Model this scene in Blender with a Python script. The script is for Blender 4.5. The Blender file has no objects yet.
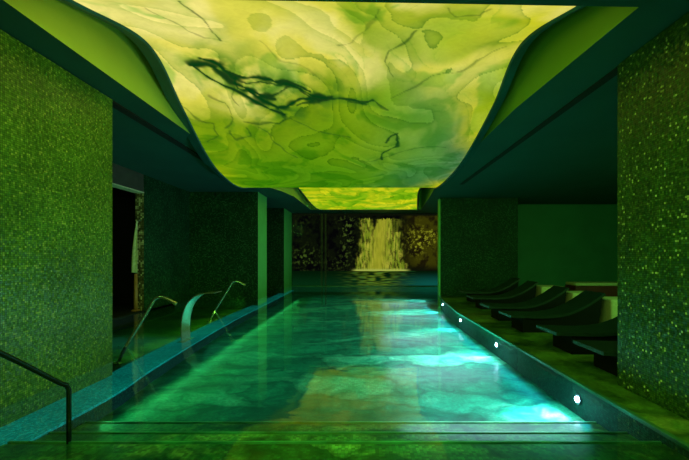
import bpy, bmesh, math, random
from mathutils import Vector, noise
random.seed(7)
sc = bpy.context.scene
COL = sc.collection
# ---------------------------------------------------------------- measured frame
F, VX, VY, H = 380.0, 362.0, 257.0, 1.6
def gx(px, Y): return (px - VX) * Y / F
def gz(py, Y): return H - (py - VY) * Y / F
def lin(c):
    return tuple((v/255/12.92 if v/255 <= 0.04045 else ((v/255+0.055)/1.055)**2.4) for v in c)
def sst(a, b, x):
    t = max(0.0, min(1.0, (x-a)/(b-a))) if a != b else float(x > a)
    return t*t*(3-2*t)
def fbm(x, y, z=0.0, o=4): return noise.fractal(Vector((x, y, z)), 0.9, 2.1, o)
def mixc(a, b, t): return tuple(a[i]*(1-t)+b[i]*t for i in range(3))

# ---------------------------------------------------------------- object helpers
def link(o, parent=None):
    COL.objects.link(o)
    if parent: o.parent = parent
    return o
def mesh_obj(name, bm, mats, parent=None, smooth=False):
    me = bpy.data.meshes.new(name)
    bmesh.ops.recalc_face_normals(bm, faces=bm.faces)
    bm.to_mesh(me); bm.free()
    for m in (mats if isinstance(mats, (list, tuple)) else [mats]): me.materials.append(m)
    if smooth:
        for p in me.polygons: p.use_smooth = True
    return link(bpy.data.objects.new(name, me), parent)
def tag(o, label=None, cat=None, group=None, kind=None):
    if label: o['label'] = label
    if cat: o['category'] = cat
    if group: o['group'] = group
    if kind: o['kind'] = kind
    return o
def thing(name, label, cat, loc=(0,0,0), rz=0, group=None):
    o = bpy.data.objects.new(name, None); link(o)
    o.empty_display_size = 0.1
    o.location = loc; o.rotation_euler = (0,0,rz)
    return tag(o, label, cat, group)
def dup(root, loc, rz, label, group=None):
    r = root.copy(); COL.objects.link(r); r.location = loc; r.rotation_euler = (0,0,rz)
    r['label'] = label
    if group: r['group'] = group
    for ch in list(root.children):
        c = ch.copy(); COL.objects.link(c); c.parent = r
        for g in list(ch.children):
            d = g.copy(); COL.objects.link(d); d.parent = c
    return r
def box(bm, x0, x1, y0, y1, z0, z1, bev=0.0, mi=0):
    vs = [bm.verts.new((x, y, z)) for z in (z0, z1) for y in (y0, y1) for x in (x0, x1)]
    idx = [(0,2,3,1),(4,5,7,6),(0,1,5,4),(2,6,7,3),(0,4,6,2),(1,3,7,5)]
    fs = [bm.faces.new([vs[i] for i in f]) for f in idx]
    for f in fs: f.material_index = mi
    if bev:
        es = list({e for f in fs for e in f.edges})
        bmesh.ops.bevel(bm, geom=es, offset=bev, segments=3, affect='EDGES', profile=0.5)
def prism(bm, poly, z0, z1):
    a = [bm.verts.new((x, y, z0)) for x, y in poly]; b = [bm.verts.new((x, y, z1)) for x, y in poly]
    bm.faces.new(a[::-1]); bm.faces.new(b)
    n = len(poly)
    for i in range(n): bm.faces.new((a[i], a[(i+1)%n], b[(i+1)%n], b[i]))
def smooth_path(pts, n=8):
    out = []
    P = [Vector(p) for p in pts]
    for i in range(len(P)-1):
        p0 = P[max(i-1,0)]; p1 = P[i]; p2 = P[i+1]; p3 = P[min(i+2, len(P)-1)]
        for k in range(n):
            t = k/n
            out.append(0.5*((2*p1)+(p2-p0)*t+(2*p0-5*p1+4*p2-p3)*t*t+(3*p1-p0-3*p2+p3)*t**3))
    out.append(P[-1]); return out
def tube(bm, pts, r, seg=14, caps=True):
    rings = []; n = len(pts); up = Vector((0,1,0))
    for i, p in enumerate(pts):
        p = Vector(p)
        d = (Vector(pts[min(i+1,n-1)]) - Vector(pts[max(i-1,0)])).normalized()
        u = d.cross(up)
        if u.length < 1e-3: u = d.cross(Vector((1,0,0)))
        u.normalize(); v = d.cross(u).normalized()
        rr = r[i] if isinstance(r, (list, tuple)) else r
        rings.append([bm.verts.new(p + rr*(math.cos(2*math.pi*k/seg)*u + math.sin(2*math.pi*k/seg)*v)) for k in range(seg)])
    for a, b in zip(rings, rings[1:]):
        for k in range(seg): bm.faces.new((a[k], a[(k+1)%seg], b[(k+1)%seg], b[k]))
    if caps: bm.faces.new(rings[0][::-1]); bm.faces.new(rings[-1])
def ribbon(bm, prof, y0, y1, th):
    """profile of (x,z) points swept along y with thickness"""
    n = len(prof); V = []
    for i, (x, z) in enumerate(prof):
        a = prof[max(i-1,0)]; b = prof[min(i+1,n-1)]
        d = Vector((b[0]-a[0], b[1]-a[1])).normalized(); nx, nz = -d.y, d.x
        V.append([bm.verts.new(p) for p in ((x+nx*th/2, y0, z+nz*th/2), (x+nx*th/2, y1, z+nz*th/2),
                                            (x-nx*th/2, y1, z-nz*th/2), (x-nx*th/2, y0, z-nz*th/2))])
    for a, b in zip(V, V[1:]):
        for k in range(4): bm.faces.new((a[k], a[(k+1)%4], b[(k+1)%4], b[k]))
    bm.faces.new(V[0]); bm.faces.new(V[-1][::-1])

# ---------------------------------------------------------------- materials
class NT:
    def __init__(s, name):
        s.m = bpy.data.materials.new(name); s.m.use_nodes = True
        s.t = s.m.node_tree; s.t.nodes.clear()
        s.out = s.n('ShaderNodeOutputMaterial')
    def n(s, typ, **kw):
        nd = s.t.nodes.new(typ)
        for k, v in kw.items(): setattr(nd, k, v)
        return nd
    def set(s, sock, v):
        if isinstance(v, bpy.types.NodeSocket): s.t.links.new(v, sock)
        elif v is not None:
            try: sock.default_value = v
            except Exception: sock.default_value = tuple(v)+(1,)
    def math(s, op, a, b=None, c=None):
        nd = s.n('ShaderNodeMath', operation=op)
        for i, v in enumerate((a, b, c)): s.set(nd.inputs[i], v)
        return nd.outputs[0]
    def vm(s, op, a, b=None, c=None):
        nd = s.n('ShaderNodeVectorMath', operation=op)
        for i, v in enumerate((a, b)): s.set(nd.inputs[i], v)
        if c is not None: s.set(nd.inputs['Scale'], c)
        return nd.outputs['Value'] if op in ('LENGTH','DOT_PRODUCT') else nd.outputs[0]
    def mix(s, f, a, b, blend='MIX'):
        nd = s.n('ShaderNodeMix', data_type='RGBA', blend_type=blend)
        s.set(nd.inputs[0], f)
        for sock, v in ((nd.inputs[6], a), (nd.inputs[7], b)):
            if isinstance(v, tuple) and len(v) == 3: v = v+(1,)
            s.set(sock, v)
        return nd.outputs[2]
    def ramp(s, f, stops, interp='LINEAR'):
        nd = s.n('ShaderNodeValToRGB'); nd.color_ramp.interpolation = interp
        e = nd.color_ramp.elements
        while len(e) < len(stops): e.new(0.5)
        for el, (p, c) in zip(e, stops):
            el.position = p
            el.color = (c, c, c, 1) if isinstance(c, (int, float)) else tuple(c)+(1,)
        s.set(nd.inputs[0], f); return nd.outputs[0]
    def noise(s, vec, scale, detail=3, dist=0.0, rough=0.5):
        nd = s.n('ShaderNodeTexNoise'); s.set(nd.inputs['Vector'], vec)
        nd.inputs['Scale'].default_value = scale; nd.inputs['Detail'].default_value = detail
        nd.inputs['Distortion'].default_value = dist; nd.inputs['Roughness'].default_value = rough
        return nd
    def pos(s): return s.n('ShaderNodeNewGeometry').outputs['Position']
    def bsdf(s, color, rough=0.5, metal=0.0, normal=None, spec=0.5, emis=None, estr=0.0):
        b = s.n('ShaderNodeBsdfPrincipled')
        if isinstance(color, tuple) and len(color) == 3: color = color+(1,)
        s.set(b.inputs['Base Color'], color); s.set(b.inputs['Roughness'], rough); s.set(b.inputs['Metallic'], metal)
        s.set(b.inputs['Specular IOR Level'], spec)
        if normal is not None: s.set(b.inputs['Normal'], normal)
        if emis is not None:
            if isinstance(emis, tuple) and len(emis) == 3: emis = emis+(1,)
            s.set(b.inputs['Emission Color'], emis); s.set(b.inputs['Emission Strength'], estr)
        s.t.links.new(b.outputs[0], s.out.inputs[0]); return b

def cellify(k, size, off=(0.0037, 0.0051, 0.0029)):
    """returns (random colour per tile, grout mask 0/1)"""
    p = k.vm('ADD', k.pos(), off)
    sc_ = k.vm('SCALE', p, None, 1.0/size)
    fl = k.vm('FLOOR', sc_); fr = k.vm('FRACTION', sc_)
    wn = k.n('ShaderNodeTexWhiteNoise', noise_dimensions='3D'); k.set(wn.inputs[0], fl)
    nrm = k.vm('ABSOLUTE', k.n('ShaderNodeNewGeometry').outputs['True Normal'])
    sn = k.n('ShaderNodeSeparateXYZ'); k.set(sn.inputs[0], nrm)
    sf = k.n('ShaderNodeSeparateXYZ'); k.set(sf.inputs[0], fr)
    g = None
    for i in range(3):
        m = k.math('LESS_THAN', sf.outputs[i], 0.10)
        m = k.math('MULTIPLY', m, k.math('LESS_THAN', sn.outputs[i], 0.5))
        g = m if g is None else k.math('MAXIMUM', g, m)
    return wn.outputs['Color'], wn.outputs['Value'], g

def mosaic(name, stops, grout, size=0.03, rough=0.3, tilt=0.18, spec=0.5, speck=0.0, emis=0.0):
    k = NT(name)
    rc, rv, g = cellify(k, size)
    col = k.ramp(rv, stops)
    cl = k.noise(k.pos(), 1.3, 3).outputs[0]
    col = k.mix(1.0, col, k.ramp(cl, [(0.3, 0.7), (0.7, 1.15)]), 'MULTIPLY')
    col = k.mix(g, col, grout)
    geo = k.n('ShaderNodeNewGeometry')
    d = k.vm('SCALE', k.vm('SUBTRACT', rc, (0.5, 0.5, 0.5)), None, tilt)
    nr = k.vm('NORMALIZE', k.vm('ADD', geo.outputs['Normal'], d))
    r = k.math('ADD', k.math('MULTIPLY', g, 0.5), rough)
    b = k.bsdf(col, r, 0.0, nr, spec)
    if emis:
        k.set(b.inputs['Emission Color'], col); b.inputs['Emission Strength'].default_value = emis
    return k.m
def plain(name, c, rough=0.6, metal=0.0, spec=0.5, nscale=3.0, amt=0.25, bump=0.0):
    k = NT(name)
    nz = k.noise(k.pos(), nscale, 4).outputs[0]
    col = k.mix(1.0, tuple(c), k.ramp(nz, [(0.25, 1-amt), (0.75, 1+amt)]), 'MULTIPLY')
    nrm = None
    if bump:
        bn = k.n('ShaderNodeBump'); bn.inputs['Strength'].default_value = bump; bn.inputs['Distance'].default_value = 0.01
        k.set(bn.inputs['Height'], k.noise(k.pos(), nscale*12, 3).outputs[0]); nrm = bn.outputs[0]
    k.bsdf(col, rough, metal, nrm, spec); return k.m

M = {}
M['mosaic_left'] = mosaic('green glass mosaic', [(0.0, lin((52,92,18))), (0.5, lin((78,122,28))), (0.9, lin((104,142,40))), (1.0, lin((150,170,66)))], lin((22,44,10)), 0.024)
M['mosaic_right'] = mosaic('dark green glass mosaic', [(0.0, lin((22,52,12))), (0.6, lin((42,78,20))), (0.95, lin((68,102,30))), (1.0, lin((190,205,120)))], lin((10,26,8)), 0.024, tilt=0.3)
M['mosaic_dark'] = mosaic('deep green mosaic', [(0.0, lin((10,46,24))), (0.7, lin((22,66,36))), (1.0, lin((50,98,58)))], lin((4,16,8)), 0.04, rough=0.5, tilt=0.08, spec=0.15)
M['mosaic_brown'] = mosaic('brown speckled mosaic', [(0.0, lin((60,52,30))), (0.6, lin((110,96,60))), (1.0, lin((220,200,150)))], lin((20,18,10)), 0.05)
M['turq'] = mosaic('turquoise mosaic', [(0.0, lin((2,128,122))), (0.6, lin((4,152,144))), (1.0, lin((20,178,168)))], lin((4,104,116)), 0.024, rough=0.6, spec=0.2, emis=0.42)  # tiles given emission in place of underwater lighting on the ledge
M['soffit'] = plain('teal painted plaster', lin((17,80,68)), 0.75, nscale=1.0, amt=0.12)
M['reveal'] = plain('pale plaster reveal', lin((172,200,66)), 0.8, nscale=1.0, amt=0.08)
M['reveal_shaded'] = plain('shaded plaster reveal', lin((100,148,34)), 0.8, nscale=1.0, amt=0.08)  # same plaster, colour darkened for the dimmer light on the right side
M['jade_side'] = plain('smooth green reveal', lin((90,190,90)), 0.45, amt=0.1)
M['green_wall'] = plain('smooth dark green wall', lin((46,116,84)), 0.7, nscale=1.2, amt=0.15)
M['dark'] = plain('dark slot', lin((8,16,14)), 0.9)
M['brown_wall'] = plain('brown plaster', lin((70,60,48)), 0.8)
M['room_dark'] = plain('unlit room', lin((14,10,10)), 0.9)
M['black_rattan'] = plain('black lacquer', lin((30,52,44)), 0.35, nscale=8, amt=0.3)
M['black_base'] = plain('matt black base', lin((4,6,6)), 0.7, spec=0.2)
M['pouf'] = plain('cream fabric', lin((196,196,150)), 0.9, nscale=20, amt=0.1, bump=0.3)
M['redwood'] = plain('red brown leather', lin((92,34,26)), 0.5)
M['steel'] = plain('brushed steel', lin((190,200,180)), 0.25, 0.9, nscale=30, amt=0.1)
M['dark_steel'] = plain('dark green steel', lin((20,40,26)), 0.35, 0.6)
M['frame'] = plain('teal metal edge', lin((16,86,90)), 0.45, nscale=2)
M['skirt'] = plain('recess shade skirt', lin((6,40,36)), 0.7)  # dark colour stands in for shade beside the light box
M['wood'] = plain('warm wood', lin((170,110,60)), 0.5, nscale=12)
M['cloth'] = plain('pale cloth', lin((210,200,150)), 0.9, nscale=15, bump=0.3)
M['rim'] = plain('steel rim', lin((150,160,170)), 0.3, 0.9)
M['pool_wall'] = mosaic('dark teal pool wall mosaic', [(0.0, lin((4,44,40))), (0.6, lin((8,62,54))), (1.0, lin((20,84,70)))], lin((3,30,28)), 0.024, rough=0.6, spec=0.2)
M['edge_pale'] = plain('pale green nosing', lin((90,165,112)), 0.3, nscale=3, amt=0.8)
M['edge'] = plain('pool edge stone', lin((50,110,80)), 0.3, nscale=8)

def stone(name, dark, mid, light, slab=1.1, tile=0.03, rough=0.35, spec=0.5, crack=0.85, tilemix=0.25):
    k = NT(name)
    p = k.pos()
    nw = k.noise(p, 0.9, 4, 0.3)
    w = k.vm('SCALE', k.vm('SUBTRACT', nw.outputs['Color'], (0.5, 0.5, 0.5)), None, 1.7)
    q = k.vm('MULTIPLY', k.vm('ADD', p, w), (1.0/slab*0.62, 1.0/slab*1.5, 1.0))
    vo = k.n('ShaderNodeTexVoronoi', feature='DISTANCE_TO_EDGE', voronoi_dimensions='2D'); k.set(vo.inputs['Vector'], q); vo.inputs['Scale'].default_value = 1.0
    vc = k.n('ShaderNodeTexVoronoi', feature='F1', voronoi_dimensions='2D'); k.set(vc.inputs['Vector'], q); vc.inputs['Scale'].default_value = 1.0
    sv = k.n('ShaderNodeSeparateColor'); k.set(sv.inputs[0], vc.outputs['Color'])
    mott = k.noise(p, 2.6, 6, 1.2, 0.62).outputs[0]
    val = k.math('ADD', k.math('MULTIPLY', mott, 0.75), k.math('MULTIPLY', sv.outputs[0], 0.28))
    col = k.ramp(val, [(0.3, dark), (0.55, mid), (0.8, light)])
    edge = k.ramp(vo.outputs['Distance'], [(0.0, 1-crack), (0.07, 0.5), (0.2, 1.0)])
    edge2 = k.ramp(mott, [(0.35, 0.0), (0.5, 1.0)])
    col = k.mix(k.math('MULTIPLY', edge2, 0.35), k.mix(1.0, col, edge, 'MULTIPLY'), col)
    big = k.noise(k.vm('MULTIPLY', p, (0.5, 1.6, 1)), 0.7, 3, 1.0).outputs[0]
    col = k.mix(1.0, col, k.ramp(big, [(0.36, 0.45), (0.56, 1.15)]), 'MULTIPLY')
    rc, rv, g = cellify(k, tile)
    col = k.mix(1.0, col, k.ramp(rv, [(0.0, 1-tilemix), (1.0, 1+tilemix)]), 'MULTIPLY')
    col = k.mix(k.math('MULTIPLY', g, 0.5), col, dark)
    k.bsdf(col, rough, 0, None, spec); return k.m
M['pool_stone'] = stone('pool floor stone mosaic', lin((10,84,66)), lin((50,165,130)), lin((150,225,185)))
M['alcove_stone'] = stone('alcove floor stone mosaic', lin((14,44,10)), lin((50,100,28)), lin((110,140,50)), slab=1.6)
M['step_stone'] = stone('step stone mosaic', lin((14,60,30)), lin((74,140,66)), lin((190,210,110)), slab=0.7, tilemix=0.5)
M['deck_stone'] = stone('wet deck stone', lin((36,80,24)), lin((98,146,58)), lin((150,172,84)), slab=1.4, rough=0.28, crack=0.4)

# water: flat clear sheet with Fresnel reflection and a green-teal body colour
k = NT('pool water')
bn = k.n('ShaderNodeBump'); bn.inputs['Strength'].default_value = 0.055; bn.inputs['Distance'].default_value = 0.05
k.set(bn.inputs['Height'], k.noise(k.vm('MULTIPLY', k.pos(), (1.0, 1.8, 1.0)), 1.7, 2, 0.3).outputs[0])
fr = k.n('ShaderNodeFresnel'); fr.inputs[0].default_value = 1.75; k.set(fr.inputs['Normal'], bn.outputs[0])
tr = k.n('ShaderNodeBsdfTransparent'); tr.inputs[0].default_value = (0.7, 0.97, 0.88, 1)
gl = k.n('ShaderNodeBsdfGlossy'); gl.inputs['Roughness'].default_value = 0.06; k.set(gl.inputs['Normal'], bn.outputs[0])
gl.inputs[0].default_value = (0.78, 1.0, 0.7, 1)
ms = k.n('ShaderNodeMixShader'); k.set(ms.inputs[0], fr.outputs[0]); k.t.links.new(tr.outputs[0], ms.inputs[1]); k.t.links.new(gl.outputs[0], ms.inputs[2])
k.t.links.new(ms.outputs[0], k.out.inputs[0]); M['water'] = k.m
# clear glass sheet
k = NT('clear glass')
fr = k.n('ShaderNodeFresnel'); fr.inputs[0].default_value = 1.3
tr = k.n('ShaderNodeBsdfTransparent'); tr.inputs[0].default_value = (0.95, 1, 0.95, 1)
gl = k.n('ShaderNodeBsdfGlossy'); gl.inputs['Roughness'].default_value = 0.05
ms = k.n('ShaderNodeMixShader'); k.set(ms.inputs[0], k.math('MULTIPLY', fr.outputs[0], 0.08)); k.t.links.new(tr.outputs[0], ms.inputs[1]); k.t.links.new(gl.outputs[0], ms.inputs[2])
k.t.links.new(ms.outputs[0], k.out.inputs[0]); M['glass'] = k.m
def emit(name, c, st):
    k = NT(name); e = k.n('ShaderNodeEmission'); e.inputs[0].default_value = tuple(c)+(1,); e.inputs[1].default_value = st
    k.t.links.new(e.outputs[0], k.out.inputs[0]); return k.m
M['lens'] = emit('lamp lens', (0.6, 0.72, 1.0), 50)

def attr_emit(name, strength, fine=0.0):
    k = NT(name)
    a = k.n('ShaderNodeAttribute', attribute_name='paint')
    col = a.outputs['Color']
    if fine:
        nz = k.noise(k.pos(), 5.0, 5, 2.2, 0.6).outputs[0]
        col = k.mix(1.0, col, k.ramp(nz, [(0.3, 1-fine), (0.7, 1+fine)]), 'MULTIPLY')
    e = k.n('ShaderNodeEmission'); k.set(e.inputs[0], col); e.inputs[1].default_value = strength
    k.t.links.new(e.outputs[0], k.out.inputs[0]); return k.m

# ================================================================= ROOM SHELL
CZ = 4.02
def struct(name, bm, m, parent=None, smooth=False):
    o = mesh_obj(name, bm, m, parent, smooth)
    if not parent: o['kind'] = 'structure'
    return o
def sbox(name, m, *b, bev=0):
    bm = bmesh.new(); box(bm, *b, bev=bev); return struct(name, bm, m)
sbox('wall_left', M['mosaic_left'], -4.15, -3.81, -2.5, 5.8, -0.6, CZ-0.02)
sbox('wall_right', M['mosaic_right'], 3.2, 3.6, -2.5, 4.76, 0.0, CZ-0.02)
def pier(name, x0, x1, y0, y1, z0, side):
    bm = bmesh.new(); box(bm, x0, x1, y0, y1, z0, CZ-0.002)
    bm.faces.ensure_lookup_table(); bm.normal_update()
    for f in bm.faces:
        c = f.calc_center_median()
        if (side > 0 and abs(c.x-x1) < 1e-4) or (side < 0 and abs(c.x-x0) < 1e-4): f.material_index = 1
    return struct(name, bm, [M['mosaic_dark'], M['jade_side']])
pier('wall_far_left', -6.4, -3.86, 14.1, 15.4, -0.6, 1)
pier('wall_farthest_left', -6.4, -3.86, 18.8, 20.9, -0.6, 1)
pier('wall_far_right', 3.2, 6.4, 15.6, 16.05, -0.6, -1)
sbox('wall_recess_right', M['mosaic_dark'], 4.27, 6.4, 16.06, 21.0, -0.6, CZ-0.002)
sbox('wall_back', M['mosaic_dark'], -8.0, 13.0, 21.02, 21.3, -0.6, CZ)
sbox('wall_lounge_back', M['green_wall'], 6.4, 12.0, 17.5, 17.8, 0.0, CZ)
sbox('wall_lounge_side', M['green_wall'], 12.0, 12.3, -2.5, 17.8, 0.0, CZ)
# left alcove: side wall with speckled end, header over the dark doorway
bm = bmesh.new(); box(bm, -6.65, -6.4, 11.15, 14.1, -0.6, CZ-0.002)
for f in bm.faces:
    if abs(f.calc_center_median().y-11.15) < 1e-4: f.material_index = 1
struct('wall_alcove', bm, [M['mosaic_dark'], M['mosaic_brown']])
bm = bmesh.new(); box(bm, -6.65, -6.4, 8.6, 11.14, 3.5, CZ-0.002); box(bm, -6.65, -6.4, -2.5, 8.6, -0.6, CZ-0.002)
struct('wall_alcove_door', bm, M['brown_wall'])
sbox('wall_alcove_rear', M['mosaic_dark'], -6.65, -6.4, 14.1, 21.0, -0.6, CZ-0.002)
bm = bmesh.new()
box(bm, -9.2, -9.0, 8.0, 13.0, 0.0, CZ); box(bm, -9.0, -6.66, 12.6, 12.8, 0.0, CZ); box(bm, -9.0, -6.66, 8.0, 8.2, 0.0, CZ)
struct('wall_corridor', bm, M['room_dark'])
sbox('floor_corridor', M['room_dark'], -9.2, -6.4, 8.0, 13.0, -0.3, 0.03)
sbox('wall_camera_side', M['green_wall'], -7.0, 12.3, -2.9, -2.5, -0.6, CZ)
# doorway trim (pale line along the header) and soffit slots
sbox('trim_1', M['cloth'], -6.66, -6.385, 8.6, 11.14, 3.47, 3.5)
sbox('trim_2', M['dark'], -3.98, -3.84, 5.8, 9.6, CZ-0.03, CZ+0.01)
sbox('trim_3', M['dark'], 3.24, 3.36, 4.76, 12.6, CZ-0.02, CZ+0.01)
sbox('trim_4', M['jade_side'], 3.17, 3.215, 15.575, 15.62, 0.0, CZ-0.05)

# soffit slab with the long opening
hole = [(-3.38,3.52),(-3.38,12.8),(-2.95,14.0),(-2.72,15.2),(-2.62,19.4),(3.02,19.4),(2.72,15.2),(2.52,13.0),(2.5,6.2),(2.68,3.68)]
outer = [(-9.2,-2.9),(-9.2,21.3),(12.3,21.3),(12.3,-2.9)]
from mathutils.geometry import tessellate_polygon
def flat_with_hole(bm, outer, hole, z):
    tris = tessellate_polygon([[Vector((x,y,0)) for x,y in outer], [Vector((x,y,0)) for x,y in hole]])
    pts = outer + hole
    vs = [bm.verts.new((x, y, z)) for x, y in pts]
    for t in tris: bm.faces.new([vs[i] for i in t])
    return vs
bm = bmesh.new()
flat_with_hole(bm, outer, hole, CZ)
struct('ceiling', bm, M['soffit'])
bm = bmesh.new()
n = len(hole); RZ = 5.5
a = [bm.verts.new((x, y, CZ)) for x, y in hole]; b = [bm.verts.new((x, y, RZ)) for x, y in hole]
for i in range(n): bm.faces.new((a[i], a[(i+1)%n], b[(i+1)%n], b[i]))
bm.faces.new(b)
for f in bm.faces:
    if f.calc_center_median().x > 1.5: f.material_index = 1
struct('ceiling_recess', bm, [M['reveal'], M['reveal_shaded']])

# floors
edge = [(2.76,2.0),(2.76,11.0),(2.98,13.85),(3.2,15.6)]
bm = bmesh.new()
prism(bm, [(2.76,-2.5)]+edge[1:]+[(3.2,16.0),(6.4,16.0),(6.4,17.8),(12.0,17.8),(12.0,-2.5)], -0.6, -0.004)
struct('floor', bm, M['deck_stone'])
bm = bmesh.new()   # pale coping strip along the pool edge
cop = [(2.76,-2.5),(2.76,11.0),(2.98,13.85),(3.2,15.6)]
prism(bm, [(x-0.02, y) for x, y in cop]+[(x+0.03, y) for x, y in cop[::-1]], -0.03, 0.006)
struct('trim_5', bm, M['edge'])
bm = bmesh.new()
prism(bm, [(x-0.012, y) for x, y in cop]+[(x-0.001, y) for x, y in cop[::-1]], -0.5, -0.031)
struct('wall_pool_right', bm, M['pool_wall'])
sbox('floor_pool', M['pool_stone'], -3.9, 4.3, 4.4, 21.0, -0.7, -0.42)
sbox('floor_alcove', M['alcove_stone'], -6.4, -3.9, 5.0, 21.0, -0.7, -0.32)
sbox('trim_6', M['edge'], -3.86, 4.26, 20.76, 20.97, -0.3, 0.035)
# turquoise ledge between the main pool and the alcove pool
inner = smooth_path([(-3.26,-2.4,0),(-3.26,3.4,0),(-3.25,5,0),(-3.38,6.2,0),(-3.57,9,0),(-3.66,11.5,0),(-3.66,14,0),(-3.7,20.6,0)], 6)
outr = smooth_path([(-3.81,-2.4,0),(-3.81,3.4,0),(-3.83,5.2,0),(-3.96,6.6,0),(-4.08,9,0),(-4.14,11.5,0),(-4.1,14.08,0),(-4.1,20.6,0)], 6)
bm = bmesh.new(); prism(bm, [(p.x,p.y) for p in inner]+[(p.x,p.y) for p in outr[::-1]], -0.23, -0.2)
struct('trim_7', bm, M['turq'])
bm = bmesh.new(); prism(bm, [(p.x-0.02,p.y) for p in inner]+[(p.x+0.02,p.y) for p in outr[::-1]], -0.55, -0.231)
struct('wall_ledge', bm, M['pool_wall'])
# entry steps into the pool
bm = bmesh.new()
prof = [(-2.5,-0.7),(-2.5,-0.10),(3.45,-0.10),(3.5,-0.13),(3.5,-0.22),(3.9,-0.22),(3.95,-0.25),(3.95,-0.34),(4.42,-0.34),(4.47,-0.37),(4.47,-0.7)]
A = [bm.verts.new((-3.25, y, z)) for y, z in prof]; B = [bm.verts.new((2.76, y, z)) for y, z in prof]
bm.faces.new(A); bm.faces.new(B[::-1])
for i in range(len(prof)): j=(i+1)%len(prof); bm.faces.new((A[i],A[j],B[j],B[i]))
struct('floor_steps', bm, M['step_stone'])
for i_, (y_, z_) in enumerate(((3.5,-0.10),(3.95,-0.22),(4.47,-0.34))):
    sbox('trim_%d' % (8+i_), M['edge_pale'], -3.25, 2.76, y_-0.018, y_+0.006, z_-0.03, z_+0.004)

# water sheet
bm = bmesh.new()
wp = [(-6.39,5.81),(-3.81,5.81),(-3.81,-2.5),(2.74,-2.5),(2.74,11.0),(2.96,13.85),(3.18,16.07),(4.25,16.07),(4.25,20.75),(-3.84,20.75),(-3.84,18.78),(-6.39,18.78),(-6.39,15.42),(-3.84,15.42),(-3.84,14.08),(-6.39,14.08)]
vs = [bm.verts.new((x,y,0.0)) for x,y in wp]; bm.faces.new(vs)
o = mesh_obj('pool_water', bm, M['water'])
tag(o, 'still green and teal pool water filling the whole basin', 'water')

# ================================================================= CEILING LIGHT BOX
ST = [  # Y, z above eye, left X, right X
 (3.62,2.62,-3.16,2.46),(4.2,2.80,-3.12,2.41),(5.3,2.96,-2.96,2.20),(6.6,2.64,-3.13,2.27),(8.3,2.24,-3.38,2.27),(9.6,2.11,-3.55,2.27),
 (11.4,2.10,-3.66,2.25),(12.3,2.27,-3.5,2.26),(13.0,2.50,-3.1,2.28),(14.0,2.70,-2.72,2.30),(15.0,2.78,-2.56,2.31),(16.0,2.70,-2.48,2.34),
 (17.5,2.53,-2.38,2.53),(18.6,2.40,-2.22,2.69),(18.95,2.37,-2.1,2.74)]
def interp(Y, c):
    for i in range(len(ST)-1):
        if ST[i][0] <= Y <= ST[i+1][0] or i == len(ST)-2:
            p1, p2 = ST[i], ST[i+1]; p0 = ST[max(i-1,0)]; p3 = ST[min(i+2,len(ST)-1)]
            t = (Y-p1[0])/(p2[0]-p1[0]); h = p2[0]-p1[0]
            m1 = (p2[c]-p0[c])/(p2[0]-p0[0]) if i > 0 else (p2[c]-p1[c])/h
            m2 = (p3[c]-p1[c])/(p3[0]-p1[0]) if i < len(ST)-2 else (p2[c]-p1[c])/h
            return ((2*t**3-3*t*t+1)*p1[c] + (t**3-2*t*t+t)*h*m1 + (-2*t**3+3*t*t)*p2[c] + (t**3-t*t)*h*m2)
def panel_at(px, py):
    """point (X, Y) of the membrane behind a sight line from the door"""
    Y = 3.65; best = None
    while Y < 11.4:
        d = interp(Y,1) - (VY-py)*Y/F
        if best is not None and best*d <= 0: break
        best = d; Y += 0.02
    return gx(px, Y), Y
veins = []   # polylines on the membrane: (points, width, strength)
def vein(pts, w, s): veins.append(([panel_at(*p) for p in pts], w*1.25, s))
vein([(182,62),(200,64),(222,72),(245,84),(262,92),(275,96)], 0.055, 1.0)
vein([(262,94),(290,90),(320,97),(345,100),(372,103)], 0.02, 0.9)
vein([(196,58),(216,66),(236,74),(262,82),(290,88),(312,92)], 0.022, 1.0)
vein([(186,64),(208,76),(232,86),(252,98),(272,108),(284,112)], 0.03, 1.0)
vein([(300,104),(318,100),(334,95)], 0.05, 0.9)
vein([(206,96),(226,106),(232,118),(226,128)], 0.012, 0.5)
vein([(316,94),(340,98),(352,104),(372,102),(392,110)], 0.018, 0.7)
vein([(250,88),(278,105),(305,98),(322,95)], 0.075, 1.0)
vein([(322,95),(345,99),(365,104)], 0.03, 0.7)
vein([(215,66),(250,82),(300,92),(330,96)], 0.012, 0.9)
vein([(236,75),(240,86),(258,94)], 0.012, 0.8)
vein([(278,106),(287,118),(282,125),(262,126),(245,122)], 0.02, 0.6)
vein([(287,114),(310,124),(332,132),(350,138)], 0.016, 0.45)
vein([(182,2),(205,22),(222,42)], 0.01, 0.7)
vein([(150,8),(185,28),(205,38),(224,42)], 0.008, 0.4)
vein([(236,85),(234,98),(240,108)], 0.012, 0.5)
vein([(182,108),(200,118),(214,122),(218,135),(210,142)], 0.014, 0.5)
vein([(260,128),(282,145),(296,158)], 0.012, 0.45)
vein([(384,60),(390,48),(402,40),(412,34)], 0.012, 0.6)
vein([(384,60),(392,72)], 0.01, 0.5)
vein([(396,98),(430,80),(470,64),(500,52)], 0.01, 0.45)
vein([(388,140),(398,136),(396,146),(384,150),(382,158)], 0.03, 0.9)
vein([(365,160),(385,156),(410,150),(450,146)], 0.014, 0.4)
vein([(340,44),(356,40),(366,28),(372,10)], 0.012, 0.35)
vein([(452,6),(462,14),(480,16),(486,10)], 0.02, 0.4)
vein([(260,40),(285,62),(315,78)], 0.014, 0.25)
vein([(230,132),(236,140),(250,136),(246,128)], 0.014, 0.5)
blobs = []   # soft tinted areas: px, py, radius px, colour, strength
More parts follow.
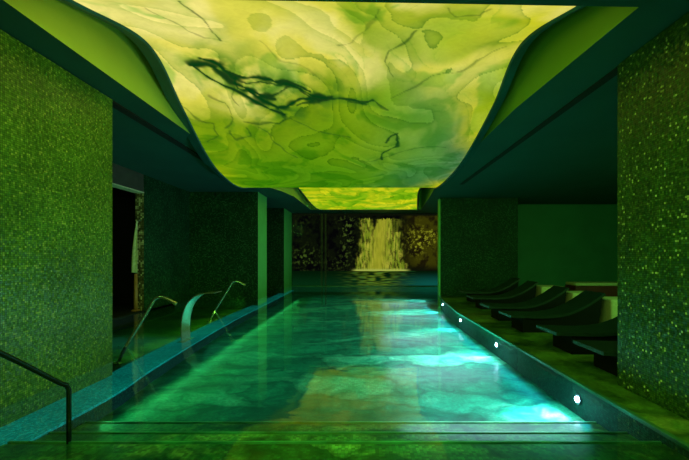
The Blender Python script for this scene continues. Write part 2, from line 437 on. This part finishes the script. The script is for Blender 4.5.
BL = [(175,20,55,(250,245,170),1.0),(150,30,40,(255,255,205),0.9),(230,60,70,(228,232,120),0.7),(330,60,60,(214,222,90),0.6),(400,70,45,(222,228,130),0.7),
      (430,95,40,(196,206,130),0.6),(300,20,70,(150,195,30),0.7),(250,10,40,(120,180,30),0.7),(470,60,40,(190,205,80),0.5),(455,20,50,(150,190,40),0.6),(212,116,14,(90,150,30),0.7),
      (318,132,40,(160,185,20),0.6),(330,112,36,(175,195,30),0.6),(400,128,50,(130,180,90),0.6),(425,150,30,(100,170,110),0.55),(440,166,20,(20,90,130),0.7),(410,170,20,(60,150,90),0.5),
      (355,165,50,(150,182,25),0.6),(300,176,50,(110,170,12),0.5),(260,176,40,(140,182,18),0.5),(225,150,26,(180,195,30),0.6),(200,80,26,(190,205,60),0.6),(380,176,50,(60,150,50),0.7),
      (375,100,20,(110,180,40),0.5),(270,140,40,(184,196,28),0.8),(340,150,40,(176,192,24),0.7),(250,160,30,(186,198,30),0.7),(300,118,26,(196,204,40),0.6),(340,182,60,(60,140,10),0.8),(260,184,40,(70,150,10),0.8),(410,184,30,(20,110,70),0.8),(300,186,60,(50,130,10),0.7)]
for px, py, r, c, s in BL:
    X, Y = panel_at(px, py); blobs.append((X, Y, r*Y/F, r*Y/F*1.5*(1+max(0,(py-120))/60), lin(c), s))
def segd(px, py, ax, ay, bx, by):
    dx, dy = bx-ax, by-ay; L = dx*dx+dy*dy
    t = max(0, min(1, ((px-ax)*dx+(py-ay)*dy)/L)) if L else 0
    return math.hypot(px-ax-dx*t, py-ay-dy*t)
vb = [(min(p[0] for p in v[0])-0.5, max(p[0] for p in v[0])+0.5, min(p[1] for p in v[0])-0.5, max(p[1] for p in v[0])+0.5) for v in veins]
BASE, DEEP, CREAM, INK = lin((190,200,16)), lin((116,164,10)), lin((222,224,96)), lin((4,62,22))
def ink(x, y):
    wx = x + 0.55*fbm(x*0.7+3, y*0.55+1); wy = y + 0.8*fbm(x*0.6+9, y*0.5+5)
    c = BASE
    g = fbm(wx*0.55+11, wy*0.4+2, 1.0)
    c = mixc(c, DEEP, 0.4*sst(0.1, 0.6, g)); c = mixc(c, CREAM, 0.45*sst(0.05, 0.6, -g))
    for bx, by, rx, ry, bc, s in blobs:
        d = ((wx-bx)/rx)**2 + ((wy-by)/ry)**2
        if d < 4: c = mixc(c, bc, s*math.exp(-d*0.9))
    if y > 12: c = mixc(c, mixc(lin((200,215,30)), lin((120,185,20)), sst(-0.3,0.4,fbm(wx*0.8, wy*1.2, 4))), 0.85)
    c = mixc(c, mixc(CREAM, lin((236,238,150)), sst(-0.2,0.5,fbm(wx*0.8+5,wy*0.6,9.0,3))), 0.75*sst(6.9,5.7,wy+0.25*x)*sst(-0.55,0.1,fbm(wx*0.7+15,wy*0.7+3,2.5,2)))
    # tide marks of the washes: long sweeping rims
    q1 = x + 0.9*fbm(x*0.45+3, y*0.35+1, 0.0, 2); q2 = y + 1.1*fbm(x*0.4+9, y*0.35+5, 0.0, 2)
    f = fbm(q1*0.7+1.7, q2*0.6+4.2, 2.0, 2)*2.3 + 0.05*fbm(x*5, y*5, 1.0, 2)
    fr_ = f-math.floor(f)
    msk = sst(-0.3, 0.3, fbm(x*0.6+7, y*0.45+3, 5, 2))
    rim = math.exp(-fr_/0.03)*msk
    c = (c[0]*(0.74+0.34*fr_), c[1]*(0.82+0.24*fr_), c[2]*(0.7+0.4*fr_))
    c = mixc(c, (c[0]*0.22, c[1]*0.46, c[2]*0.4), min(0.8, rim*0.8))
    f2 = fbm(q1*1.3+21.7, q2*0.9+14.2, 6.0, 2)*2.6
    g2 = f2-math.floor(f2)
    c = mixc(c, (c[0]*0.4, c[1]*0.7, c[2]*0.4), 0.6*math.exp(-g2/0.07)*sst(0.0,0.4,fbm(x*0.6+2, y*0.5+33, 5, 2)))
    # green stains, more of them toward the far dip
    gs = sst(0.08, 0.38, fbm(q1*1.1+40, q2*1.0+8, 3.0, 4)+0.12*sst(6,9,y)-0.2*sst(6.4,5.4,y))
    c = mixc(c, (c[0]*0.38, c[1]*0.70, c[2]*0.4), 0.7*gs)
    # placed veins
    sx = x + 0.14*fbm(x*1.3, y*1.3, 8.0, 2) + 0.012*fbm(x*8, y*8, 8.0, 2); sy = y + 0.18*fbm(x*1.3+5, y*1.3, 9.0, 2) + 0.015*fbm(x*8, y*8, 2.0, 2)
    for (pts, w, s), bb in zip(veins, vb):
        if not (bb[0] < sx < bb[1] and bb[2] < sy < bb[3]): continue
        d = min(segd(sx, sy, *pts[i], *pts[i+1]) for i in range(len(pts)-1))
        w2 = w*(0.25+2.4*abs(fbm(x*2.2, y*2.2, 3.0, 2)))+0.005
        k1 = s*math.exp(-(d/w2)**4); k2 = 0.7*s*math.exp(-(d/(w2*2.2+0.04)))*sst(-0.4,0.3,fbm(x*3,y*3,12.0))
        c = mixc(c, (0.16*c[0]+0.01, 0.5*c[1]+0.02, 0.01), k2); c = mixc(c, INK, k1)
    return (c[0]*1.14, c[1]*0.98, c[2]*0.75)
def grid_mesh(name, NU, NV, fn, cfn):
    me = bpy.data.meshes.new(name); vs = []; cols = []
    for j in range(NV+1):
        for i in range(NU+1):
            p = fn(i/NU, j/NV); vs.append(p); cols.append(cfn(p))
    fs = [(j*(NU+1)+i, j*(NU+1)+i+1, (j+1)*(NU+1)+i+1, (j+1)*(NU+1)+i) for j in range(NV) for i in range(NU)]
    me.from_pydata(vs, [], fs)
    at = me.color_attributes.new('paint', 'FLOAT_COLOR', 'POINT')
    flat = []
    for c in cols: flat.extend((max(0,c[0]), max(0,c[1]), max(0,c[2]), 1.0))
    at.data.foreach_set('color', flat)
    me.polygons.foreach_set('use_smooth', [True]*len(fs))
    return me
Y0, Y1 = ST[0][0], ST[-1][0]
def pfn(u, v):
    Y = Y0 + (Y1-Y0)*(v**1.35)
    L, R = interp(Y,2), interp(Y,3)
    return (L+(R-L)*u, Y, H+interp(Y,1))
me = grid_mesh('membrane', 330, 520, pfn, lambda p: ink(p[0], p[1]))
M['ink'] = attr_emit('backlit ink marbled membrane', 1.0, 0.07); me.materials.append(M['ink'])
lb = thing('ceiling_light_panel', 'long wavy backlit ceiling panel with yellow green marbled ink pattern over the pool', 'ceiling light', (-0.4, 11.0, 4.2))
mo = link(bpy.data.objects.new('membrane', me), lb)
def place_child(o, root): o.matrix_parent_inverse.identity(); o.location = Vector(o.location) - Vector(root.location)
place_child(mo, lb)
# frame: teal border all round plus the back of the box
ys = [Y0 + (Y1-Y0)*i/150 for i in range(151)]
def side_frame(sgn):
    bm = bmesh.new(); rows = []
    for Y in ys:
        X = interp(Y, 2 if sgn < 0 else 3); z = H+interp(Y,1)
        w = 0.22 if sgn < 0 else 0.17
        if Y > 12.2: w = 0.09
        elif Y > 9: w *= 0.8
        rows.append([bm.verts.new(p) for p in ((X, Y, z-0.004), (X+sgn*0.02, Y, z-0.03), (X+sgn*w, Y, z+0.03), (X+sgn*w, Y, z+0.13), (X, Y, z+0.13))])
    for a, b in zip(rows, rows[1:]):
        for k_ in range(5): bm.faces.new((a[k_], a[(k_+1)%5], b[(k_+1)%5], b[k_]))
    bm.faces.new(rows[0]); bm.faces.new(rows[-1][::-1])
    o = mesh_obj('edge_frame', bm, M['frame'], lb); place_child(o, lb)
    # flared skirt added to block light and read as the recess shade
    bm = bmesh.new(); rows = []
    for Y in ys:
        X = interp(Y, 2 if sgn < 0 else 3); z = H+interp(Y,1)
        if Y > 8 or z < 4.0: continue
        w = 0.22 if sgn < 0 else 0.17
        k_ = sst(3.98, 4.3, z); xe = X+sgn*(w-0.01+0.20*k_)
        lim = -3.33 if sgn < 0 else (2.66-0.18*min(1, max(0, (Y-3.68)/2.5)))
        xe = max(xe, lim) if sgn < 0 else min(xe, lim)
        zz = z+0.035
        rows.append([bm.verts.new(p) for p in ((X+sgn*(w-0.02), Y, zz), (xe, Y, zz+0.10+0.24*k_), (xe-sgn*0.02, Y, zz+0.11+0.24*k_), (X+sgn*(w-0.05), Y, zz+0.02))])
    for a, b in zip(rows, rows[1:]):
        for q_ in range(4): bm.faces.new((a[q_], a[(q_+1)%4], b[(q_+1)%4], b[q_]))
    o = mesh_obj('shade_skirt', bm, M['skirt'], lb, True); place_child(o, lb)
side_frame(-1); side_frame(1)
def end_frame(Y, dy):
    bm = bmesh.new(); L, R = interp(Y,2)-0.1, interp(Y,3)+0.1; z = H+interp(Y,1)
    box(bm, L, R, min(Y, Y+dy), max(Y, Y+dy), z-0.03, z+0.13)
    o = mesh_obj('end_frame', bm, M['frame'], lb); place_child(o, lb)
end_frame(Y0, -0.06); end_frame(Y1, 0.07)
bm = bmesh.new(); rows = []
for Y in ys: rows.append([bm.verts.new((x, Y, H+interp(Y,1)+0.12)) for x in (interp(Y,2), interp(Y,3))])
for a, b in zip(rows, rows[1:]): bm.faces.new((a[0], a[1], b[1], b[0]))
o = mesh_obj('backing_panel', bm, M['dark'], lb, True); place_child(o, lb)

# ================================================================= WATERFALL MURAL
def mural(p):
    X, z = p[0], p[2]
    px = VX + X*F/20.98; py = VY - (z-H)*F/20.98
    n1 = fbm(px*0.11, py*0.11, 0); n2 = fbm(px*0.33, py*0.33, 3.0); n3 = fbm(px*0.7, py*0.25, 6.0); n4 = noise.noise(Vector((px*0.9, py*0.9, 1)))
    c = mixc(lin((14,20,8)), lin((5,6,7)), sst(-0.3,0.4,n1))
    # foliage
    def patch(cx, cy, rx, ry): return math.exp(-(((px-cx)/rx)**2+((py-cy)/ry)**2))
    fol = 0.7*patch(305,258,12,10)+0.75*patch(347,238,6,22)+0.35*patch(336,264,10,6)+0.35*patch(352,222,14,5)+0.15*patch(300,225,12,10)
    c = mixc(c, lin((74,96,34)), min(1, fol*sst(0.15,0.6,n2+0.6*n4)*1.5))
    rb = sst(398,420,px)*sst(272,262,py)
    c = mixc(c, mixc(lin((32,26,6)), lin((66,66,8)), sst(-0.2,0.4,n1+0.2)), rb*0.85)
    yel = patch(419,240,10,11)+0.8*patch(432,236,6,7)+0.4*patch(416,252,4,4)
    c = mixc(c, lin((150,155,36)), min(1, yel*sst(0.1,0.5,n2+0.6*n4)*1.3))
    # falling water: two heads joining into one wide curtain
    top = 219 + 2*n3
    jit = 4.0*n1 + 2.0*n2
    if top < py < 271:
        ls = 359 - 3*sst(240,268,py); rs = 401 + 4*sst(240,268,py)
        core = sst(ls-2, ls+6, px+jit)*sst(rs+3, rs-5, px+jit)
        if py < 240: core *= sst(1.0, 4.5, abs(px-374+jit*0.5) + max(0, py-222)*0.28)
        side = 1 - math.exp(-((px-380+0.1*(py-240))/8.5)**2)
        gap = sst(-0.25,0.35, noise.noise(Vector((px*0.5, py*0.16, 2))) + 0.6*n4 - 0.1)
        if px > 392 and py < 232: core *= 0.3
        core *= 1-gap*0.85*(0.15+0.85*side)
        wc = mixc(lin((120,145,30)), lin((190,190,62)), sst(-0.3,0.5, noise.noise(Vector((px*0.6, py*0.10, 5)))+0.4*n4))
        wc = mixc(wc, lin((176,176,44)), 0.8*(1-side))
        c = mixc(c, wc, core)
    foam = math.exp(-((py-270.5)/1.3)**2)*sst(350,358,px)*sst(412,403,px)
    c = mixc(c, lin((190,205,90)), min(1, foam))
    if py > 271:
        t = sst(271, 285, py)
        rip = noise.noise(Vector((px*0.12, py*1.1, 7)))
        c = mixc(lin((4,28,8)), mixc(lin((6,48,20)), lin((14,92,80)), sst(385,430,px)), t)
        c = mixc(c, lin((120,150,30)), math.exp(-((px-376)/20)**2)*sst(-0.25,0.45,rip+0.05)*0.85)
        c = mixc(c, lin((30,110,50)), 0.5*sst(0.1,0.5,rip)*sst(335,360,px)*sst(425,400,px))
    if py < 215.5: c = lin((14,20,8))
    for sx in (321.5, 325.5): c = mixc(c, lin((44,62,20)), 0.25*math.exp(-((px-sx)/0.9)**2))
    return c
me = grid_mesh('mural_print', 380, 190, lambda u, v: (-3.85+8.1*u, 20.98, 0.0+(CZ-0.02)*v), mural)
M['mural'] = attr_emit('backlit waterfall print', 0.75); me.materials.append(M['mural'])
mu = link(bpy.data.objects.new('waterfall_mural', me))
tag(mu, 'backlit wall mural of a yellow lit waterfall among dark foliage', 'mural')
for p in me.polygons: pass

# ================================================================= LOUNGERS
def make_lounger():
    t = thing('sun_lounger', 'x', 'sun lounger', (0,0,0), 0, 'black curved loungers along the pool deck')
    top = smooth_path([(0,0.345,0),(0.35,0.335,0),(0.75,0.33,0),(1.1,0.365,0),(1.4,0.46,0),(1.7,0.62,0),(2.0,0.82,0)], 6)
    bm = bmesh.new(); ribbon(bm, [(p.x, p.y) for p in top], -0.36, 0.36, 0.05)
    mesh_obj('lounge_shell', bm, M['black_rattan'], t, False)
    # base block under the shell: profile follows the shell and stops short of the foot end
    bm = bmesh.new()
    pr = [(0.28,0.0),(0.28,0.30)] + [(p.x, p.y-0.032) for p in top if 0.3 < p.x < 1.97] + [(1.86,0.0)]
    A = [bm.verts.new((x,-0.31,z)) for x,z in pr]; B = [bm.verts.new((x,0.31,z)) for x,z in pr]
    bm.faces.new(A); bm.faces.new(B[::-1])
    for i in range(len(pr)): j=(i+1)%len(pr); bm.faces.new((A[i],A[j],B[j],B[i]))
    mesh_obj('base', bm, M['black_base'], t)
    return t
lg = make_lounger()
LY = [5.3, 6.56, 8.38, 9.85, 11.95, 13.8]; LX = [3.14, 3.17, 3.14, 3.17, 3.38, 3.6]
LL = ['black curved sun lounger nearest the mosaic wall on the right, only its foot end showing',
      'black sun lounger second from the right wall, flat foot slab in view',
      'black sun lounger with raised back in front of the nearest cream pouf',
      'black sun lounger third from the far pillar, between two cream poufs',
      'black sun lounger second from the far pillar, beside the farthest cream pouf',
      'black sun lounger farthest away, right beside the dark mosaic pillar']
for i in range(6):
    if i == 0:
        lg.location = (LX[0], LY[0], -0.004); lg['label'] = LL[0]
    else: dup(lg, (LX[i], LY[i], -0.004), 0, LL[i])
# cream poufs behind the headrests
bm = bmesh.new(); box(bm, -0.36, 0.36, -0.36, 0.36, 0.03, 0.70, bev=0.05)
pf = thing('pouf', 'x', 'pouf', (0,0,0), 0, 'cream poufs behind the loungers')
mesh_obj('cushion', bm, M['pouf'], pf, True)
bm = bmesh.new(); box(bm, -0.3, 0.3, -0.3, 0.3, 0.0, 0.04); mesh_obj('plinth', bm, M['black_base'], pf)
PP = [(5.62,8.38,'nearest cream pouf, tight against the mosaic wall edge'),(5.62,9.85,'middle cream pouf, seen between two raised black lounger backs'),(5.84,11.95,'farthest cream pouf, behind the second row of black lounger backs')]
for i, (x, y, l) in enumerate(PP):
    if i == 0: pf.location = (x, y, -0.004); pf['label'] = l
    else: dup(pf, (x, y, -0.004), 0, l)
# long low daybed by the back wall
db = thing('daybed', 'low red brown daybed with pale top against the green lounge wall', 'daybed', (9.6, 14.8, -0.004))
bm = bmesh.new(); box(bm, -1.5, 1.5, -0.4, 0.4, 0.1, 0.50, bev=0.03); mesh_obj('bed_frame', bm, M['redwood'], db)
bm = bmesh.new(); box(bm, -1.48, 1.48, -0.38, 0.38, 0.50, 0.62, bev=0.04); mesh_obj('mattress', bm, M['pouf'], db, True)
for x in (-1.35, 1.35):
    for y in (-0.32, 0.32):
        bm = bmesh.new(); box(bm, x-0.04, x+0.04, y-0.04, y+0.04, 0.0, 0.11); mesh_obj('leg', bm, M['black_base'], db)

# ================================================================= SPOUTS AND RAIL
def spout(loc, label):
    t = thing('water_spout', label, 'water spout', loc, 0, 'slim steel water spouts')
    bm = bmesh.new()
    path = smooth_path([(-0.14,0,-0.3),(0,0,0),(0.3,0,0.48),(0.47,0,0.77),(0.53,0,0.85),(0.64,0,0.88),(0.76,0,0.835),(0.87,0,0.775)], 6)
    tube(bm, [tuple(p) for p in path], 0.027)
    mesh_obj('pipe', bm, M['steel'], t, True)
    bm = bmesh.new(); tube(bm, [(0.855,0,0.783),(0.90,0,0.757)], 0.034); mesh_obj('nozzle', bm, M['steel'], t)
    bm = bmesh.new(); tube(bm, [(-0.16,0,-0.318),(-0.155,0,-0.30)], 0.07); mesh_obj('base_flange', bm, M['steel'], t)
    return t
s1 = spout((-4.24,6.83,0), 'bent steel spout pipe nearest the left mosaic wall')
dup(s1, (-4.36,11.26,0), 0, 'bent steel spout pipe farther back, in front of the dark pillar')
t = thing('sheet_spout', 'wide curved steel waterfall sheet spout standing between the two thin spouts', 'water spout', (-3.78,8.2,0))
bm = bmesh.new()
pr = smooth_path([(-0.02,-0.2,0),(-0.03,0.1,0),(0.0,0.38,0),(0.1,0.62,0),(0.27,0.78,0),(0.45,0.83,0),(0.68,0.845,0)], 8)
ribbon(bm, [(p.x, p.y) for p in pr], -0.2, 0.2, 0.02)
mesh_obj('blade', bm, M['steel'], t, False)
bm = bmesh.new(); box(bm, -0.1, 0.06, -0.24, 0.24, -0.2, -0.185); mesh_obj('base_flange', bm, M['steel'], t)
t = thing('handrail', 'dark steel handrail sloping down into the pool at the left wall', 'handrail', (-2.7,3.5,0))
bm = bmesh.new()
pt = smooth_path([(0,-0.95,1.05),(0,-0.66,0.88),(0,-0.10,0.47)], 6)+[Vector((0,-0.03,0.43)),Vector((0,0.0,0.38)),Vector((0,0,0.2)),Vector((0,0,-0.22))]
def tube2(bm, pts, r):
    tube(bm, [Vector((p[0],p[1],p[2])) for p in pts], r)
rings=[]; seg=12
for i,p in enumerate(pt):
    d=(pt[min(i+1,len(pt)-1)]-pt[max(i-1,0)]).normalized(); u=Vector((1,0,0)); v=d.cross(u).normalized()
    rings.append([bm.verts.new(p+0.021*(math.cos(2*math.pi*k_/seg)*u+math.sin(2*math.pi*k_/seg)*v)) for k_ in range(seg)])
for a,b in zip(rings,rings[1:]):
    for k_ in range(seg): bm.faces.new((a[k_],a[(k_+1)%seg],b[(k_+1)%seg],b[k_]))
bm.faces.new(rings[0][::-1]); bm.faces.new(rings[-1])
mesh_obj('rail', bm, M['dark_steel'], t, True)
bm = bmesh.new(); tube(bm, [(0,0,-0.22),(0,0,-0.205)], 0.05); mesh_obj('base_flange', bm, M['dark_steel'], t)
bm = bmesh.new(); tube(bm, [(0,-0.95,1.05),(0,-0.95,0.0),(0,-0.95,-0.1)], 0.021); mesh_obj('post', bm, M['dark_steel'], t, True)

# doorway: pale hanging cloth and a slim wooden post
t = thing('door_post', 'slim warm wooden post at the edge of the dark doorway', 'post', (-6.56,11.02,0.03))
bm = bmesh.new(); tube(bm, [(0,0,0),(0,0,0.5),(0,0,1.08)], [0.055,0.05,0.045]); mesh_obj('shaft', bm, M['wood'], t, True)
bm = bmesh.new(); box(bm, -0.08,0.08,-0.08,0.08,0.0,0.05, bev=0.01); mesh_obj('foot', bm, M['wood'], t)
t = thing('hanging_cloth', 'narrow pale cloth hanging in a curve at the dark doorway edge', 'cloth', (-6.6,11.0,1.15))
bm = bmesh.new(); N=20; rows=[]
for i in range(N+1):
    z = 1.5*i/N; w = 0.16*math.sin(math.pi*min(1,(0.35+0.65*(1-i/N)))*0.5)**1.0*(1-(i/N)**3)+0.01
    rows.append([bm.verts.new((-w+0.10 if k_==0 else 0.10-w*(1-k_/4), -0.03*math.sin(k_*1.6), z)) for k_ in range(5)])
for a,b in zip(rows,rows[1:]):
    for k_ in range(4): bm.faces.new((a[k_],a[k_+1],b[k_+1],b[k_]))
o = mesh_obj('cloth_sheet', bm, M['cloth'], t, True)
md = o.modifiers.new('thick','SOLIDIFY'); md.thickness = 0.012
bm = bmesh.new(); tube(bm, [(0.1,0,1.49),(0.16,0.08,1.52)], 0.01); mesh_obj('hook', bm, M['steel'], t)

# glass screen standing in the water at the left of the mural
t = thing('glass_screen', 'clear glass screen with slim edge strips in front of the mural at left', 'glass screen', (-2.4,16.2,0))
bm = bmesh.new(); box(bm, -0.7, 0.78, -0.01, 0.01, -0.5, 3.42); mesh_obj('glass_pane', bm, M['glass'], t)
for x in (0.70, 0.86):
    bm = bmesh.new(); box(bm, x-0.012, x+0.012, -0.02, 0.02, -0.5, 3.45); mesh_obj('edge_strip', bm, M['dark_steel'], t)

# ================================================================= POOL LAMPS
LP = [(2.735,4.81,-0.2,'nearest'),(2.735,7.7,-0.18,'second'),(2.735,10.5,-0.15,'third'),(2.955,13.85,-0.13,'farthest')]
LLB = ['bright white pool lamp nearest the camera in the right pool wall','white pool lamp beside the foot of the nearest complete black lounger',
       'small white pool lamp near the middle black loungers','faintest white pool lamp in front of the far right pillar']
lamp0 = None
for i, (x, y, z, _) in enumerate(LP):
    if lamp0 is None:
        lamp0 = thing('pool_lamp', LLB[0], 'pool light', (x,y,z), 0, 'underwater lamps along the right pool wall')
        bm = bmesh.new(); tube(bm, [(-0.012,0,0),(0.02,0,0)], 0.065, 24); mesh_obj('rim', bm, M['rim'], lamp0)
        bm = bmesh.new(); tube(bm, [(-0.024,0,0),(-0.011,0,0)], 0.036, 24); mesh_obj('lens', bm, M['lens'], lamp0)
    else: dup(lamp0, (x,y,z), 0, LLB[i])

# ================================================================= LIGHTS
def lamp(kind, loc, color, energy, target=None, **kw):
    d = bpy.data.lights.new(kind.lower()+'_light', kind); d.color = color; d.energy = energy
    for a_, v in kw.items(): setattr(d, a_, v)
    o = bpy.data.objects.new(kind.lower()+'_light', d); COL.objects.link(o); o.location = loc
    if target is not None:
        o.rotation_euler = (Vector(target)-Vector(loc)).to_track_quat('-Z','Y').to_euler()
    return o
for i, (x, y, z, _) in enumerate(LP + [(3.1,17.4,-0.15,'')]):
    lamp('SPOT', (x-0.06, y, z), (0.5,0.72,1.0), 260, (x-2.4, y+0.3, z-0.38), spot_size=math.radians(130), spot_blend=1.0, shadow_soft_size=0.04)
    lamp('AREA', (x-1.15, y-0.05, -0.03), (0.56,0.78,1.0), 28, (x-1.15, y-0.05, -2), shape='ELLIPSE', size=2.2, size_y=1.1)  # unseen panel added for the glow patch in the water
# unseen fill strips and panels added under water to brighten floors and soffits
lamp('AREA', (2.7,10.5,-0.22), (0.02,0.62,0.75), 40, (-2.0,10.5,-0.75), shape='RECTANGLE', size=12, size_y=0.12)
lamp('AREA', (-3.1,11.5,-0.22), (0.06,0.9,0.22), 20, (1.5,11.5,-0.75), shape='RECTANGLE', size=14, size_y=0.12)
lamp('AREA', (-0.3,12.5,-0.12), (0.04,0.8,0.45), 46, (-0.3,12.5,-2), shape='RECTANGLE', size=4.5, size_y=15)
lamp('AREA', (-5.6,9.5,-0.08), (0.05,0.55,0.4), 16, (-5.6,9.5,3), shape='RECTANGLE', size=6, size_y=0.3)
lamp('AREA', (-4.3,10.5,-0.1), (0.35,0.9,0.08), 26, (-5.6,10.5,-0.4), shape='RECTANGLE', size=7, size_y=0.1)
lamp('AREA', (2.5,10.5,-0.12), (0.0,0.6,0.35), 18, (4.0,10.5,3), shape='RECTANGLE', size=6, size_y=0.2)
# lamp in the ceiling recess, hidden above the light box
lamp('AREA', (-2.6,5.3,4.75), (0.80,0.85,0.03), 4, (-3.5,5.6,4.1), shape='RECTANGLE', size=3.4, size_y=0.06)
lamp('SPOT', (1.6,3.4,2.9), (0.85,0.9,0.03), 150, (-3.38,4.7,4.0), spot_size=math.radians(48), spot_blend=0.8, shadow_soft_size=0.15)  # added spot in the open hall, lightens the left recess reveal
lamp('SPOT', (-1.6,3.4,2.9), (0.5,0.85,0.02), 22, (2.6,5.0,4.0), spot_size=math.radians(46), spot_blend=0.8, shadow_soft_size=0.15)  # added spot in the open hall for the right recess reveal
# yellow green fill added unseen behind the camera to brighten the mosaic walls
lamp('AREA', (0.3,-1.2,3.7), (0.62,0.95,0.10), 88, (-3.4,4.0,1.8), shape='RECTANGLE', size=2.0, size_y=1.0)
lamp('AREA', (0.3,-1.2,3.7), (0.45,0.95,0.10), 15, (3.0,4.0,1.2), shape='RECTANGLE', size=1.5, size_y=1.0)
# fill lamps added for the side rooms, out of sight behind the mosaic walls
lamp('AREA', (8.0,4.0,3.7), (0.25,0.9,0.15), 130, (7.6,11.5,0.0), shape='RECTANGLE', size=3, size_y=1.5, spread=math.radians(110))
lamp('AREA', (-5.2,3.6,3.6), (0.25,0.9,0.12), 50, (-5.2,11.0,0.5), shape='RECTANGLE', size=1.8, size_y=1.0)
lamp('AREA', (0.0,2.2,2.9), (0.4,0.95,0.15), 110, (0.0,5.0,-0.5), shape='RECTANGLE', size=4, size_y=0.6)  # unseen fill added above the entry steps

w = bpy.data.worlds.new('World'); sc.world = w; w.use_nodes = True
w.node_tree.nodes['Background'].inputs[0].default_value = (0.0, 0.02, 0.012, 1); w.node_tree.nodes['Background'].inputs[1].default_value = 0.5

# ================================================================= CAMERA
cd = bpy.data.cameras.new('Camera'); cam = bpy.data.objects.new('Camera', cd); COL.objects.link(cam)
cam.location = (0, 0, H); cam.rotation_euler = (math.radians(90), 0, 0)
cd.sensor_fit = 'HORIZONTAL'; cd.sensor_width = 36; cd.lens = 36*F/689
cd.shift_x = -(VX-344.5)/689; cd.shift_y = (VY-230)/689
cd.clip_start = 0.05
sc.camera = cam
sc.view_settings.view_transform = 'Standard'; sc.view_settings.look = 'None'
sc.view_settings.exposure = 0; sc.view_settings.gamma = 1
